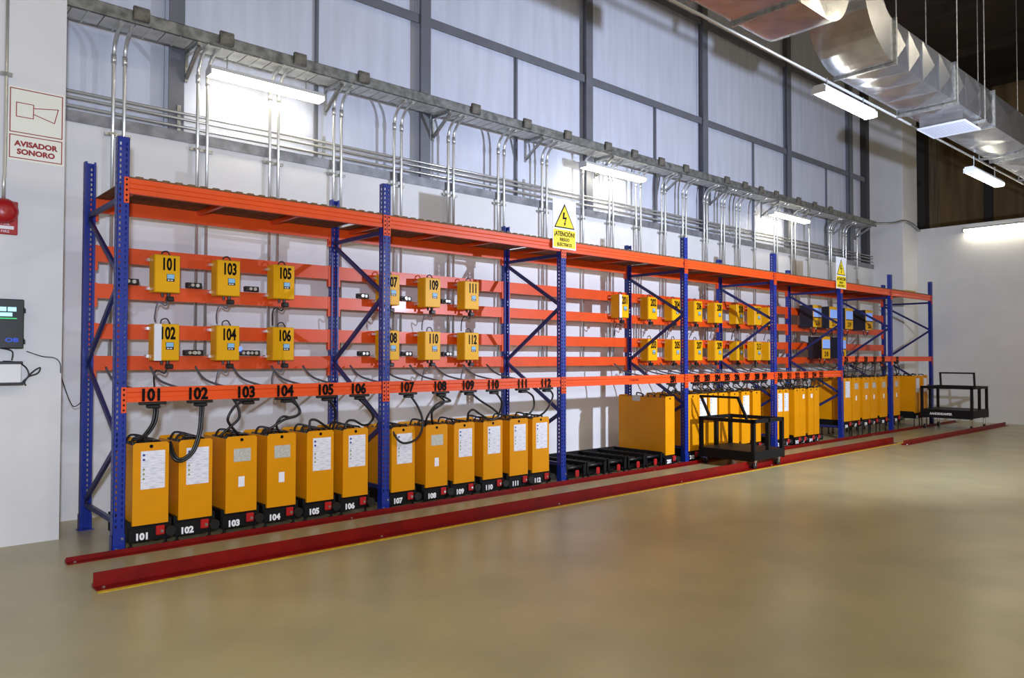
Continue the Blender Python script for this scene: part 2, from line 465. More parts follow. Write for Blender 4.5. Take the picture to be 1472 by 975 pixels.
def jumper_mesh(wd, dp, h, k):
    y = dp*(0.12+0.25*k)
    return smooth(MB().tube(spline([(0.03,y,h-0.03),(wd*0.3,y+0.03,h+0.02+0.01*k),(wd*0.7,y-0.02,h+0.01),(wd-0.03,y+0.04,h-0.03)],5), 0.011, 6), 'jumper_cable')
CACHE = {}
def cached(k, fn):
    if k not in CACHE: CACHE[k] = fn()
    return CACHE[k]
eyelet_me = MB().cyl((0,0,0),(0,-0.004,0),0.016,12).mesh('eyelet')
def sheet_icons():
    a = MB(); b = MB()
    for k in range(2): a.cyl((0.0,0,-0.035-k*0.042),(0,-0.0012,-0.035-k*0.042),0.011,10)
    for k in range(3):
        z = -0.16-k*0.042; b.prism([(-0.012,z-0.01),(0.012,z-0.01),(0,z+0.012)],'y',-0.0012,0)
    return a.mesh('mandatory_icons'), b.mesh('hazard_icons')
ic_a, ic_b = sheet_icons()
def make_battery(label, x, wd, zb, zt, dp, style, y=0.05, group=None):
    h = zt-zb; k = (round(wd,3), round(dp,2), round(h,3))
    t = thing('traction_battery', label, 'battery', (x, y, zb), group)
    body = link('case', cached(('case',)+k, lambda: battery_mesh(wd,dp,h)), 'battery_yellow', t)
    link('cells', cached(('cells',)+k, lambda: cells_mesh(wd,dp,h)), 'cells_grey', t)
    for q in range(3): link('jumper_cable', cached(('jump',q)+k, lambda: jumper_mesh(wd,dp,h,q)), 'black_rubber', t)
    link('eyelet', eyelet_me, 'digit_black', t, (wd/2, 0, h-0.035))
    if style == 'L':
        hh = 0.34; sw = min(0.205, wd*0.72); x0 = wd*0.52-sw/2+0.01
        s_ = link('warning_sheet', cached(('sheet',round(sw,3)), lambda: MB().box(0, sw, -0.0015, 0, -hh, 0).mesh('warning_sheet')), 'printed_sheet', t, (x0, 0, h-0.075))
        link('mandatory_icons', ic_a, 'icon_blue', s_, (0.025, -0.0015, 0)); link('hazard_icons', ic_b, 'icon_green', s_, (0.025, -0.0015, 0))
    elif style == 'N':
        nw = min(0.17, wd*0.55); x0 = wd*0.52-nw/2
        link('nameplate', cached(('np',round(nw,3)), lambda: MB().box(0, nw, -0.002, 0, -0.125, 0).mesh('nameplate')), 'nameplate', t, (x0, 0, h-0.12))
        link('sticker', cached('stk', lambda: MB().box(0, 0.06, -0.0015, 0, -0.1, 0).mesh('sticker')), 'paper_white', t, (wd/2-0.03, 0, h-0.39))
    elif style == 'S':
        link('sticker', cached('stk2', lambda: MB().box(0, 0.07, -0.0015, 0, -0.08, 0).mesh('sticker')), 'paper_white', t, (wd*0.62-0.03, 0, h-0.12))
    return t
STAND = {}
def make_stand(label, x, wd, zt, dp, number=None, empty=False, group='black roller stands under the rack'):
    # x = left of battery, stand a little wider
    t = thing('roller_stand', label, 'battery stand', (x-0.035, 0.03, 0), group)
    W = wd+0.07; zf = zt-0.02
    def fr():
        m = MB()
        m.box(0, 0.03, 0.04, dp+0.06, zf-0.115, zf+0.055); m.box(W-0.03, W, 0.04, dp+0.06, zf-0.115, zf+0.055)
        m.box(0, W, dp+0.03, dp+0.06, zf-0.115, zf+0.06)
        m.box(0.03, W-0.03, 0.05, dp+0.03, zf-0.115, zf-0.10 if empty else zf+0.0195)
        return m.mesh('frame')
    link('frame', cached(('fr',empty,round(W,3),round(zf,3),round(dp,2)), fr), 'black_steel', t)
    if not empty:
        link('front_plate', cached(('fp',round(W,3),round(zf,3)), lambda: MB().box(0.0, W-0.02, 0, 0.012, zf-0.118, zf, 0.003).mesh('front_plate')), 'black_steel', t)
    for fx in (0.03, W-0.05):
        for fy in (0.04, dp):
            lg = link('leg', cached(('leg',round(zf,3)), lambda: MB().cyl((0,0,0.012),(0,0,zf-0.10),0.012,8).cyl((0,0,0),(0,0,0.014),0.03,10).mesh('leg')), 'black_steel', t, (fx, fy, 0))
    nr = int(dp/0.11)
    if empty:
        for k in range(nr):
            link('roller', cached(('rl',round(W,3)), lambda: MB().cyl((0.032,0,0),(W-0.032,0,0),0.024,10).mesh('roller', True)), 'black_plastic', t, (0, 0.10+k*dp/nr, zf-0.01))
        lt = link('latch', cached('latch_e', lambda: MB().box(-0.035,0.035,-0.012,0.02,-0.05,0.05,0.015).mesh('latch')), 'latch_red', t, (W*0.45, 0.0, zf-0.08))
        link('latch_post', cached('lpost', lambda: MB().box(-0.012,0.012,-0.008,0.016,-0.13,0.06).mesh('latch_post')), 'black_steel', t, (W*0.45+0.13, 0.0, zf-0.03))
    else:
        link('latch', cached('latch', lambda: MB().box(-0.038,0.038,-0.025,0.0,-0.065,0.02,0.008).mesh('latch')), 'latch_red', t, (W*0.70, 0, zf-0.015))
        link('latch_ring', cached('lring', lambda: MB().cyl((0,0,0),(0,-0.004,0),0.014,10).mesh('latch_ring')), 'steel_bright', t, (W*0.70+0.012, -0.025, zf-0.045))
        link('knob', cached('knob', lambda: smooth(MB().cyl((0,0.01,0),(0,-0.05,0),0.045,14),'knob')), 'black_plastic', t, (W*0.92, 0, zf-0.05))
    if number:
        letters('stand_number', str(number), 0.058, 'digit_white', t, (W*0.30, -0.001, zf-0.075), 1.0, 0.004)
    return t

BX0 = [0.169,0.562,0.996,1.407,1.834,2.25,2.859,3.326,3.740,4.196,4.635,5.033]
ST = ['L','L','N','N','L','L','L','N','L','L','L','L']
for k, x in enumerate(BX0):
    n = 101+k; zb, zt = (0.200, 0.932) if k < 6 else (0.180, 0.908)
    wd = 0.305 if k < 6 else 0.315
    if k == 11: wd = 0.305
    what = 'white warning sheet' if ST[k] == 'L' else 'grey nameplate'
    make_battery('yellow traction battery %d with %s, %s from the left end' % (n, what, ORD[k]), x, wd, zb, zt, 0.60, ST[k], group='yellow batteries in the rack')
    make_stand('black roller stand with white number %d, %s from the left end' % (n, ORD[k]), x, wd, zb, 0.60, n)
for k, xk in enumerate((5.72, 6.15, 6.60, 7.05, 7.47)):
    make_stand('empty black roller stand with red latch, %s from the post under the first electric sign' % ORD[k], xk, 0.34, 0.19, 0.95, None, True, 'empty roller stands')
b201 = make_battery('tall narrow yellow battery whose broad side faces the empty stands', 7.90, 0.235, 0.165, 1.085, 0.95, 'P', group='yellow batteries in the rack')
link('type_label', MB().box(-0.0015, 0, 0.50, 0.66, 0.83, 0.92), 'nameplate', b201)
make_stand('black roller stand under the narrow battery beside the empty stands, numbered 201', 7.90, 0.235, 0.165, 0.95, 201)
B3 = [(8.50,'P'),(8.775,'L'),(9.08,'L'),(9.392,'P'),(9.742,'P'),(10.10,'L'),(10.47,'P')]
for k, (x, st) in enumerate(B3):
    make_battery('yellow battery behind the low cart, %s from the left post%s' % (ORD[k], ', white sheet' if st == 'L' else ''), x, 0.27, 0.18, 1.10, 0.85, st, group='yellow batteries in the rack')
    make_stand('black roller stand behind the low cart, %s from the left post, number %d' % (ORD[k], 202+k), x+0.03, 0.20, 0.18, 0.85, 202+k)
B4 = [(11.315,'L'),(11.545,'L'),(11.975,'P'),(12.20,'S'),(12.53,'S'),(12.765,'P')]
for k, (x, st) in enumerate(B4):
    make_battery('slim tall yellow battery, %s in the bay before the second electric sign' % ORD[k], x, 0.215, 0.17, 1.10, 0.85, st, group='yellow batteries in the rack')
    make_stand('black roller stand, %s in the bay before the second electric sign, number %d' % (ORD[k], 210+k), x+0.02, 0.15, 0.17, 0.85, 210+k)
B5 = [(14.06,'L'),(14.49,'N'),(15.01,'N'),(15.41,'N'),(15.92,'N'),(16.64,'N'),(17.93,'L'),(18.42,'L')]
for k, (x, st) in enumerate(B5):
    make_battery('wide yellow battery on a raised stand, %s past the second electric sign' % ORD[k], x, 0.375 if k not in (2,3,6,7) else 0.345, 0.345, 1.265, 0.70 if k != 5 else 0.6, st, group='yellow batteries in the rack')
    make_stand('raised black roller stand, %s past the second electric sign, numbered %d' % (ORD[k], 216+k), x, 0.33, 0.345, 0.70, 216+k)

# ------------------------------------------------------------------ chargers
scr_me = MB().box(0, 0.078, -0.003, 0, 0, 0.075).mesh('display')
def charger_place(n):
    if n < 200: c = (n-101)//2; row = 'upper' if n % 2 else 'lower'
    elif n == 201: return 'alone above the empty stands'
    else: c = 7+(n-202)//2; row = 'lower' if n % 2 else 'upper'
    return '%s row, %s column from the left' % (row, ORD[c])
def make_charger(n, x, zt, zb):
    y0, y1, wd = 0.95, 1.13, 0.252; h = zt-zb
    t = thing('battery_charger', 'yellow charger box numbered %d, %s' % (n, charger_place(n)), 'charger', (x, y0, zb), 'yellow chargers on the rear beams')
    link('housing', cached(('ch',round(h,3)), lambda: MB().box(0, wd, 0.012, y1-y0, 0, h, 0.004).mesh('housing')), 'charger_yellow', t)
    link('front_panel', cached(('cf',round(h,3)), lambda: MB().box(0.004, wd-0.004, 0, 0.012, 0.004, h-0.004, 0.004).mesh('front_panel')), 'charger_yellow', t)
    letters('charger_number', str(n), 0.125, 'digit_black', t, (wd*0.56, -0.001, h-0.095), 0.60, 0.006)
    d = link('display', scr_me, 'black_plastic', t, (wd*0.46, 0, h*0.30))
    link('screen', cached('cscr', lambda: MB().box(0.004,0.074,-0.0045,-0.003,0.028,0.072).mesh('screen')), 'charger_screen', d)
    link('key_strip', cached('ckey', lambda: MB().box(0.010,0.030,-0.0045,-0.003,0.008,0.018).box(0.038,0.060,-0.0045,-0.003,0.008,0.018).mesh('key_strip')), 'paper_white', d)
    for zz in (0.03, h-0.06): link('mounting_lug', cached('cm', lambda: MB().box(-0.025,0.0,y1-y0-0.02,y1-y0+0.045,0,0.03).mesh('mounting_lug')), 'steel_bright', t, (0, 0, zz))
    link('gland', cached('cgl', lambda: MB().cyl((0.16,0.08,0.0),(0.16,0.08,-0.05),0.018,8).box(0.14,0.21,0.05,0.12,-0.085,-0.035,0.008).mesh('gland')), 'black_plastic', t)
    link('gland', cached('cgl2', lambda: MB().cyl((0.10,0.08,0.0),(0.10,0.08,-0.04),0.014,8).mesh('gland')), 'black_plastic', t)
    link('lead', cached(('cl',n%3), lambda: smooth(MB().tube(spline([(0.16,0.08,-0.06),(0.13,0.07,-0.13),(0.06,0.08,-0.10),(0.04,0.12,-0.16-0.04*(n%3)),(0.06,0.16,-0.30)],6),0.008,6),'lead')), 'grey_cable' if n % 2 else 'black_rubber', t)
    link('bail_handle', cached('cb', lambda: smooth(MB().tube(spline([(0.09,0.09,h-0.01),(0.10,0.09,h+0.035),(0.15,0.09,h+0.045),(0.185,0.09,h-0.01)],6),0.007,6),'bail_handle')), 'black_rubber', t)
    return t
TOPZ = (2.75, 2.362); LOWZ = (2.04, 1.662)
cx = [(101,102,0.597),(103,104,1.230),(105,106,1.866),(107,108,3.30),(109,110,3.946),(111,112,4.607)]
outl = MB().box(0,0.16,-0.06,0,0,0.06,0.006).mesh('base')
def outlet(x, z, note):
    t = thing('power_outlet', 'small black power outlet on the rear beam %s' % note, 'outlet', (x, D-0.06, z), 'power outlets on the rear beams')
    link('base', outl, 'black_plastic', t)
    link('plug', cached('pl', lambda: MB().cyl((0.05,-0.06,0.03),(0.05,-0.10,0.03),0.018,8).mesh('plug')), 'steel_bright', t)
    link('socket', cached('sk', lambda: MB().cyl((0.11,-0.06,0.03),(0.11,-0.08,0.03),0.02,8).mesh('socket')), 'nameplate', t)
for a, b, x in cx:
    make_charger(a, x, *TOPZ); tb = make_charger(b, x, *LOWZ)
    outlet(x-0.26, 2.438, 'beside charger %d, upper row, %s column' % (a, ORD[(a-101)//2]))
    if b not in (102,): outlet(x-0.24, 1.715, 'beside charger %d, lower row, %s column' % (b, ORD[(a-101)//2]))
    if b == 102:
        link('folder', MB().box(0.0, 0.07, -0.012, -0.002, 0.0, 0.375), 'paper_white', tb)['label'] = 'white paper strip hanging on the charger'
    if b == 104:
        outlet(x+0.30, 1.715, 'right of charger 104, near the blue light')
outlet(0.95, 1.715, 'right of the charger with the white strip')
lb = tag(link('indicator_light', smooth(MB().cyl((1.535,1.12,1.79),(1.535,1.08,1.79),0.028,12),'indicator_light'), 'led_blue'), 'small glowing blue indicator light beside charger 104', 'indicator light')
c201 = make_charger(201, 7.858, *TOPZ)
link('paper_strip', MB().box(0.0, 0.06, -0.010, -0.001, 0.0, 0.385), 'paper_white', c201)['label'] = 'white paper strip on the left edge'
for k, x in enumerate((8.632, 9.32, 10.0, 10.672, 11.433, 12.10, 12.66)):
    make_charger(202+2*k, x, *TOPZ); make_charger(203+2*k, x, LOWZ[0]-0.02, LOWZ[1]-0.02)
def black_charger(n, x, zt, zb, pos):
    wd, dp = 0.39, 0.33; h = zt-zb
    t = thing('battery_charger', 'black sided charger with pale blue panel, %s' % pos, 'charger', (x, 0.80, zb), 'black chargers in the far bays')
    link('housing', cached('bh', lambda: MB().box(0, wd, 0.015, dp, 0, h, 0.006).mesh('housing')), 'charger_black', t)
    link('front_panel', cached('bf', lambda: MB().box(0, wd, 0, 0.015, 0, h, 0.006).mesh('front_panel')), 'charger_yellow', t)
    link('display', cached('bd', lambda: MB().box(0.02, wd-0.02, -0.004, 0, h*0.47, h*0.86).mesh('display')), 'charger_panel', t)
    link('vent_strip', cached('bv', lambda: MB().box(0.02, wd-0.02, -0.004, 0, h*0.42, h*0.46).mesh('vent_strip')), 'black_plastic', t)
    letters('charger_number', str(n), 0.11, 'digit_black', t, (wd*0.5, -0.001, h*0.21), 0.8, 0.004)
    link('lead', cached(('bl',n%2), lambda: smooth(MB().tube(spline([(0.08,0.1,0),(0.05,0.08,-0.10),(0.2,0.09,-0.15),(0.33,0.1,-0.06),(0.3,0.12,0)],6),0.010,6),'lead')), 'black_rubber', t)
    for gx in (0.08, 0.30): link('gland', cached('bg', lambda: MB().cyl((0,0.1,0.01),(0,0.1,-0.04),0.018,8).mesh('gland')), 'steel_bright', t, (gx, 0, 0))
for n, x, zt, zb, pos in ((216,14.28,2.87,2.375,'upper row, nearest'),(217,15.06,2.87,2.375,'upper row, second from the near end'),(219,15.86,2.87,2.375,'upper row just past the second sign'),(221,16.96,2.87,2.375,'upper row, farthest'),
                          (218,14.68,2.17,1.68,'lower row, nearest'),(220,15.48,2.17,1.68,'lower row, beside the post')):
    black_charger(n, x, zt, zb, pos)

# ------------------------------------------------------------------ charging cables with plugs under the front beam
CP = {
101: [[(0.34,1.3),(0.36,1.22),(0.34,1.1),(0.27,0.99),(0.18,0.96)], [(0.31,1.3),(0.335,1.22),(0.315,1.1),(0.25,0.99),(0.21,0.93)]],
102: [[(0.77,1.29),(0.75,1.15),(0.73,1.0),(0.67,0.83),(0.57,0.75),(0.50,0.78),(0.48,0.90)], [(0.745,1.29),(0.73,1.15),(0.71,1.0),(0.655,0.84),(0.57,0.77),(0.515,0.80),(0.50,0.92)]],
103: [[(1.04,1.31),(1.09,1.23),(1.11,1.12),(1.05,1.04),(0.95,0.94)], [(1.15,1.28),(1.06,1.22),(1.0,1.12),(1.03,1.05),(1.14,0.94)]],
104: [[(1.63,1.27),(1.72,1.19),(1.73,1.12),(1.64,1.09),(1.55,1.1),(1.5,1.02),(1.56,0.93)], [(1.67,1.27),(1.73,1.16),(1.7,1.1),(1.57,1.07),(1.46,1.0),(1.38,0.94)]],
105: [[(2.0,1.28),(2.1,1.21),(2.16,1.09),(2.15,0.93)], [(1.85,0.94),(1.85,1.04),(1.91,1.05),(2.02,0.99),(2.13,0.93)]],
106: [[(2.38,1.28),(2.51,1.17),(2.62,1.04),(2.57,0.94)], [(2.26,0.93),(2.28,1.01),(2.36,1.02),(2.49,0.96),(2.60,0.96)]],
107: [[(3.1,1.25),(3.18,1.13),(3.23,0.99),(3.21,0.85),(3.13,0.76),(3.0,0.73),(2.91,0.78),(2.87,0.93)]],
108: [[(3.55,1.24),(3.66,1.18),(3.53,1.17),(3.42,1.12),(3.35,1.01),(3.35,0.91)], [(3.49,1.25),(3.57,1.17),(3.41,1.08),(3.41,1.0),(3.46,0.91)]],
109: [[(3.96,1.28),(4.1,1.18),(4.32,1.06),(4.42,0.97),(4.3,0.92),(4.12,1.0),(4.01,1.06),(3.96,1.02),(3.99,0.93)]],
110: [[(4.38,1.25),(4.46,1.16),(4.49,1.07),(4.46,0.92)]],
111: [[(4.89,1.26),(5.01,1.19),(5.03,1.05),(4.94,0.96),(4.85,0.93),(4.75,0.91)]],
112: [[(5.33,1.26),(5.38,1.18),(5.3,1.04),(5.22,0.95),(5.12,0.90)]],
}
plug_me = MB().box(-0.115,0.115,0,0.05,-0.028,0.0,0.006).box(-0.05,0.06,-0.015,0.06,-0.06,-0.028,0.008).mesh('plug')
def cable_thing(n, x, zb, paths, rearx, rad=0.013):
    t = thing('charging_cable', 'black charging cable hanging under beam number %d, %s from the left' % (n, ORD[n-101] if n < 200 else (ORD+['twenty-fifth','twenty-sixth','twenty-seventh','twenty-eighth','twenty-ninth','thirtieth','thirty-first','thirty-second','thirty-third','thirty-fourth'])[n-201+12]), 'cable', (x, 0, zb), 'charging cables under the front beam')
    link('plug', plug_me, 'black_plastic', t)
    for p in paths:
        pts = []
        K = len(p)
        for i, q in enumerate(p):
            yy = 0.02 if n not in (102,107) else -0.005
            f = i/(K-1)
            if n in (102,107): yy = 0.02 - 0.045*math.sin(math.pi*min(1,f*1.1)); yy = yy if i < K-1 else 0.04
            if i == K-1: yy = 0.10
            if n not in (102,107) and i == K-2: yy = 0.05
            pts.append((q[0]-x, yy, q[1]-zb))
        link('cable', smooth(MB().tube(spline(pts,7), rad, 7), 'cable'), 'black_rubber', t)
    pts = [(rearx-x, 1.12, 1.575-zb+0.02), (rearx-x+0.03, 0.9, 1.46-zb), (0.0, 0.45, 1.38-zb), (0.02, 0.075, zb*0+0.02)]
    link('supply_lead', smooth(MB().tube(spline(pts,6), 0.012, 6), 'supply_lead'), 'grey_cable', t)
for n, p in CP.items():
    x = dict(LAB[0]+LAB[1])[n]; cable_thing(n, x+0.02, 1.30, p, x-0.10)
rnd = random.Random(5)
allb = {3: [q[0]+0.13 for q in B3], 4: [q[0]+0.1 for q in B4], 5: [q[0]+0.17 for q in B5[:5]], 6: [B5[5][0]+0.17]}
for i in (2,3,4,5,6):
    zb = 1.30 if i < 5 else 1.615; tz = 1.10 if i < 5 else 1.27
    for k, (n, x) in enumerate(LAB[i]):
        bx = 8.02 if i == 2 else allb[i][min(k, len(allb[i])-1)]
        s_ = rnd.uniform(-0.12, 0.12)
        p1 = [(x, zb-0.03), (x+0.06+s_*0.3, zb-0.09), (x+0.10+s_, zb-0.15), ((x+bx)/2+s_, tz+0.03), (bx, tz+0.02), (bx-0.03, tz-0.03)]
        p2 = [(x-0.04, zb-0.03), (x-0.10, zb-0.10), (x-0.05+s_, tz+0.05), (bx+0.05, tz+0.01), (bx+0.04, tz-0.03)]
        cable_thing(n, x, zb, [p1, p2], x-0.1, 0.011)
wire = tag(link('loose_wire', smooth(MB().tube(spline([(-0.515,0.885,1.751),(-0.394,0.885,1.705),(-0.288,0.885,1.688),(-0.243,0.885,1.63),(-0.222,0.93,1.50),(-0.08,1.17,1.225),(0.0,1.16,1.26)],6), 0.0045, 5),'loose_wire'), 'black_rubber'), 'thin dark wire running from the wall display to the rack', 'wire')

# ------------------------------------------------------------------ floor rails
def rail(name_label, x0, x1, y, h, ftw):
    t = thing('floor_guide_rail', name_label, 'rail', (x0, y, 0), 'red floor rails')
    L = x1-x0
    link('angle', MB().prism([(0,0),(-ftw,0),(-ftw,0.008),(-0.010,0.012),(-0.010,h),(0,h)], 'x', 0, L), 'rail_red', t)
    link('inner_flange', MB().box(0, L, 0.0, 0.035, 0.0, 0.03), 'rail_red', t)
    bm = cached('rbolt', lambda: MB().cyl((0,0,0.008),(0,0,0.018),0.012,6).mesh('bolt'))
    n = int(L/2.3)
    for k in range(n+1): link('bolt', bm, 'steel_bright', t, (0.06+k*(L-0.12)/max(1,n), -ftw*0.55, 0))
rail('long low red steel rail on the floor along the foot of the rack', -0.37, 20.3, -0.085, 0.05, 0.07)
rail('tall red steel angle rail edged by the yellow line, nearest the camera', -0.37, 14.0, -0.97, 0.115, 0.10)
rail('short red steel rail at the far end under the second cart', 13.7, 20.1, -1.28, 0.09, 0.08)

# ------------------------------------------------------------------ transfer carts
def wheel_mesh():
    m = MB().cyl((0,-0.018,0.055),(0,0.018,0.055),0.055,14); return m.mesh('wheel')
wh_me = wheel_mesh()
def cart(label, x0, x1, ya_, yb_, zd0, zd1, ztop, hoop, text=None):
    # ya_ far side (rack), yb_ near side
    t = thing('transfer_cart', label, 'cart', (x0, yb_, 0))
    L = x1-x0; Wd = ya_-yb_; b = 0.055
    link('deck', MB().box(0, L, 0, Wd, zd1-0.03, zd1, 0.004).box(0.05, L-0.05, 0.05, Wd-0.05, zd0+0.03, zd1-0.03), 'black_steel', t)
    sk = link('skirt', MB().box(-0.008, 0, 0, Wd, zd0, zd1).box(L, L+0.008, 0, Wd, zd0, zd1).box(0, L, -0.008, 0, zd0+0.02, zd1), 'black_steel', t)
    for yy in (0.0, Wd-b):
        for xx in (0, L/2-b/2, L-b):
            link('post', cached(('cpost',round(ztop-zd1,3)), lambda: MB().box(0,b,0,b,0,ztop-zd1).mesh('post')), 'black_steel', t, (xx, yy, zd1))
        link('side_rail', MB().box(0, L, yy, yy+b, ztop-b, ztop), 'black_steel', t)
    for xx in (0, L-b):
        link('end_rail', MB().box(xx, xx+b, b, Wd-b, ztop-b, ztop), 'black_steel', t)
    (hx, hy0, hy1, hz, lean) = hoop
    r = 0.018
    link('push_handle', MB().bar((hx,hy0,ztop-0.02),(hx+lean,hy0+0.02,hz),0.035,0.035).bar((hx,hy1,ztop-0.02),(hx+lean,hy1+0.02,hz),0.035,0.035).bar((hx+lean,hy0-0.0,hz),(hx+lean,hy1+0.04,hz),0.035,0.035), 'black_steel', t)
    for xx in (0.10, L-0.10):
        for yy, ry in ((0.06, yb_), (Wd-0.06, ya_)):
            c = link('caster', cached(('cast',round(zd0,2)), lambda: MB().box(-0.03,0.03,-0.03,0.03,zd0-0.02,zd0+0.01).box(-0.012,0.012,0.020,0.026,0.05,zd0).box(-0.012,0.012,-0.026,-0.020,0.05,zd0).mesh('caster')), 'steel_bright', t, (xx, yy, 0))
            link('wheel', wh_me, 'black_rubber', c)
    if text:
        letters('cart_lettering', text, 0.055, 'digit_white', sk, (-0.009, Wd*0.60, (zd0+zd1)/2), 0.8, 0.002, rotz=-math.pi/2)
    return t
cart('low black cart with bar rails parked across the rails mid rack', 8.55, 9.45, -0.12, -1.10, 0.12, 0.27, 0.755, (0.27, 0.28, 0.95, 1.08, -0.22))
cart('black cart with bar rails and white lettering before the far wall', 17.75, 18.85, -0.14, -1.27, 0.27, 0.47, 1.02, (0.15, 0.0, 0.72, 1.34, 0.02), 'AANDENDAMPER')

# ------------------------------------------------------------------ electric hazard signs on posts
def hazard_sign(label, x, z0):
    t = thing('hazard_sign', label, 'sign', (x, -0.035, z0), 'electric hazard signs on the rack posts')
    wd, hh = 0.45, 0.66
    link('plate', MB().box(0, wd, 0, 0.006, 0, hh), 'sign_white', t)
    cx_, b0, s = wd/2, 0.285, 0.185
    link('triangle_border', MB().prism([(cx_-s-0.012,b0),(cx_+s+0.012,b0),(cx_,b0+0.335)],'y',-0.002,0), 'digit_black', t)
    link('triangle', MB().prism([(cx_-s+0.012,b0+0.015),(cx_+s-0.012,b0+0.015),(cx_,b0+0.300)],'y',-0.004,-0.001), 'sign_yellow', t)
    z = b0+0.04
    link('lightning_bolt', MB().prism([(cx_-0.030,z+0.175),(cx_+0.002,z+0.175),(cx_-0.012,z+0.105),(cx_+0.040,z+0.115),(cx_+0.008,z+0.03),(cx_+0.022,z+0.03),(cx_-0.004,z-0.012),(cx_-0.018,z+0.03),(cx_-0.006,z+0.03),(cx_+0.012,z+0.085),(cx_-0.042,z+0.080)][::-1],'y',-0.006,-0.003), 'digit_black', t)
    link('text_panel', MB().box(0.012, wd-0.012, -0.002, 0, 0.02, 0.262), 'sign_yellow', t)
    letters('sign_text', '\u00a1ATENCI\u00d3N!', 0.062, 'digit_black', t, (cx_, -0.003, 0.205), 0.82, 0.002, 0.001)
    letters('sign_text', 'RIESGO', 0.042, 'digit_black', t, (cx_, -0.003, 0.128), 0.95, 0.0015, 0.001)
    letters('sign_text', 'EL\u00c9CTRICO', 0.042, 'digit_black', t, (cx_, -0.003, 0.066), 0.95, 0.0015, 0.001)
hazard_sign('white and yellow electric hazard sign on the third post from the left', 5.325, 3.17)
hazard_sign('white and yellow electric hazard sign on the sixth post, farther away', 13.60, 3.14)

# ------------------------------------------------------------------ things on the left pier
PYF = 0.90
t = thing('alarm_sign', 'white sign with red horn pictogram and lettering on the pier', 'sign', (-0.685, PYF-0.006, 3.485))
link('plate', MB().box(0, 0.445, 0, 0.006, 0, 0.675), 'sign_cream', t)
def frame2(x0, x1, z0, z1, wv, y0=-0.002):
    return MB().box(x0,x1,y0,0,z0,z0+wv).box(x0,x1,y0,0,z1-wv,z1).box(x0,x0+wv,y0,0,z0+wv,z1-wv).box(x1-wv,x1,y0,0,z0+wv,z1-wv)
link('sign_border', frame2(0.012, 0.432, 0.255, 0.66, 0.008), 'sign_red', t)
link('sign_border', frame2(0.012, 0.432, 0.02, 0.235, 0.008), 'sign_red', t)
horn = frame2(0.06, 0.20, 0.40, 0.535, 0.007)
for a, b in (((0.20,0.50),(0.395,0.53)),((0.395,0.53),(0.365,0.395)),((0.365,0.395),(0.20,0.445))):
    horn.bar((a[0],-0.001,a[1]),(b[0],-0.001,b[1]),0.002,0.007,(0,0,1))
link('horn_pictogram', horn, 'sign_red', t)
letters('sign_text', 'AVISADOR', 0.048, 'sign_red', t, (0.222, -0.002, 0.158), 1.05, 0.003, 0.001)
letters('sign_text', 'SONORO', 0.048, 'sign_red', t, (0.222, -0.002, 0.085), 1.05, 0.003, 0.001)
t = thing('alarm_bell', 'red fire alarm sounder on the white pier below the sign', 'alarm', (-0.885, PYF, 2.80))
link('back_box', MB().box(0, 0.285, -0.035, 0, 0, 0.30, 0.006), 'alarm_red', t)
dome = MB()
pts = [(0.0,0.115),(0.03,0.112),(0.06,0.095),(0.08,0.06),(0.088,0.02)]
for i in range(len(pts)-1):
    pass
prof = [(-0.035-a, r_) for a, r_ in pts]
nn = 20; base = 0
for (yy, rr) in prof:
    for j in range(nn): dome.v.append((0.175+math.cos(2*math.pi*j/nn)*rr, yy, 0.205+math.sin(2*math.pi*j/nn)*rr))
for i in range(len(prof)-1):
    for j in range(nn): dome.f.append((i*nn+j, i*nn+(j+1)%nn, (i+1)*nn+(j+1)%nn, (i+1)*nn+j))
dome.f.append(tuple((len(prof)-1)*nn+j for j in range(nn)))
link('sounder_dome', smooth(dome, 'sounder_dome'), 'alarm_red', t)
link('lens_strip', MB().box(0.02, 0.255, -0.04, -0.035, 0.045, 0.075), 'box_white', t)
letters('alarm_text', 'FIRE', 0.022, 'paper_white', t, (0.19, -0.036, 0.093), 1.2, 0.0, 0.001)
letters('alarm_text', 'FIRE', 0.022, 'paper_white', t, (0.19, -0.036, 0.025), 1.2, 0.0, 0.001)
cd = tag(link('wall_conduit', smooth(MB().tube([(-0.71,PYF-0.025,3.09),(-0.71,PYF-0.025,3.30),(-0.705,PYF-0.025,3.36),(-0.705,PYF-0.025,10.0)], 0.016, 10),'wall_conduit'), 'conduit_steel'), 'steel conduit running up the pier from the red alarm', 'conduit')
link('clamp', MB().box(-0.75,-0.66,PYF-0.045,PYF,4.23,4.26), 'galvanised', cd)
t = thing('wall_display', 'black wall mounted display box with glowing screen on the pier', 'display', (-1.05, PYF, 1.775))
link('casing', MB().box(0, 0.50, -0.10, 0, 0, 0.44, 0.006), 'black_plastic', t)
sc = link('screen', MB().box(0.03, 0.45, -0.102, -0.10, 0.245, 0.37), 'screen_dark', t)
for (a, b, c, d_) in ((0.375,0.44,0.33,0.368),(0.30,0.365,0.33,0.368),(0.22,0.29,0.33,0.368),(0.31,0.41,0.285,0.318),(0.20,0.30,0.285,0.318)):
    link('screen_tile', MB().box(a,b,-0.1035,-0.102,c,d_), 'screen_cyan', sc)
link('screen_bar', MB().box(0.03,0.445,-0.1035,-0.102,0.262,0.272), 'screen_green', sc)
letters('display_lettering', 'OB', 0.036, 'letter_blue', t, (0.41, -0.101, 0.075), 1.5, 0.002, 0.001)
for zz in (0.06, 0.34): link('latch', MB().box(0.50,0.515,-0.09,-0.02,zz-0.02,zz+0.02,0.004).box(0.50,0.508,-0.08,-0.03,zz+0.02,zz+0.03), 'black_plastic', t)
t = thing('wall_cabinet', 'white box with dark lid and looped cables under the display', 'box', (-1.05, PYF, 1.45))
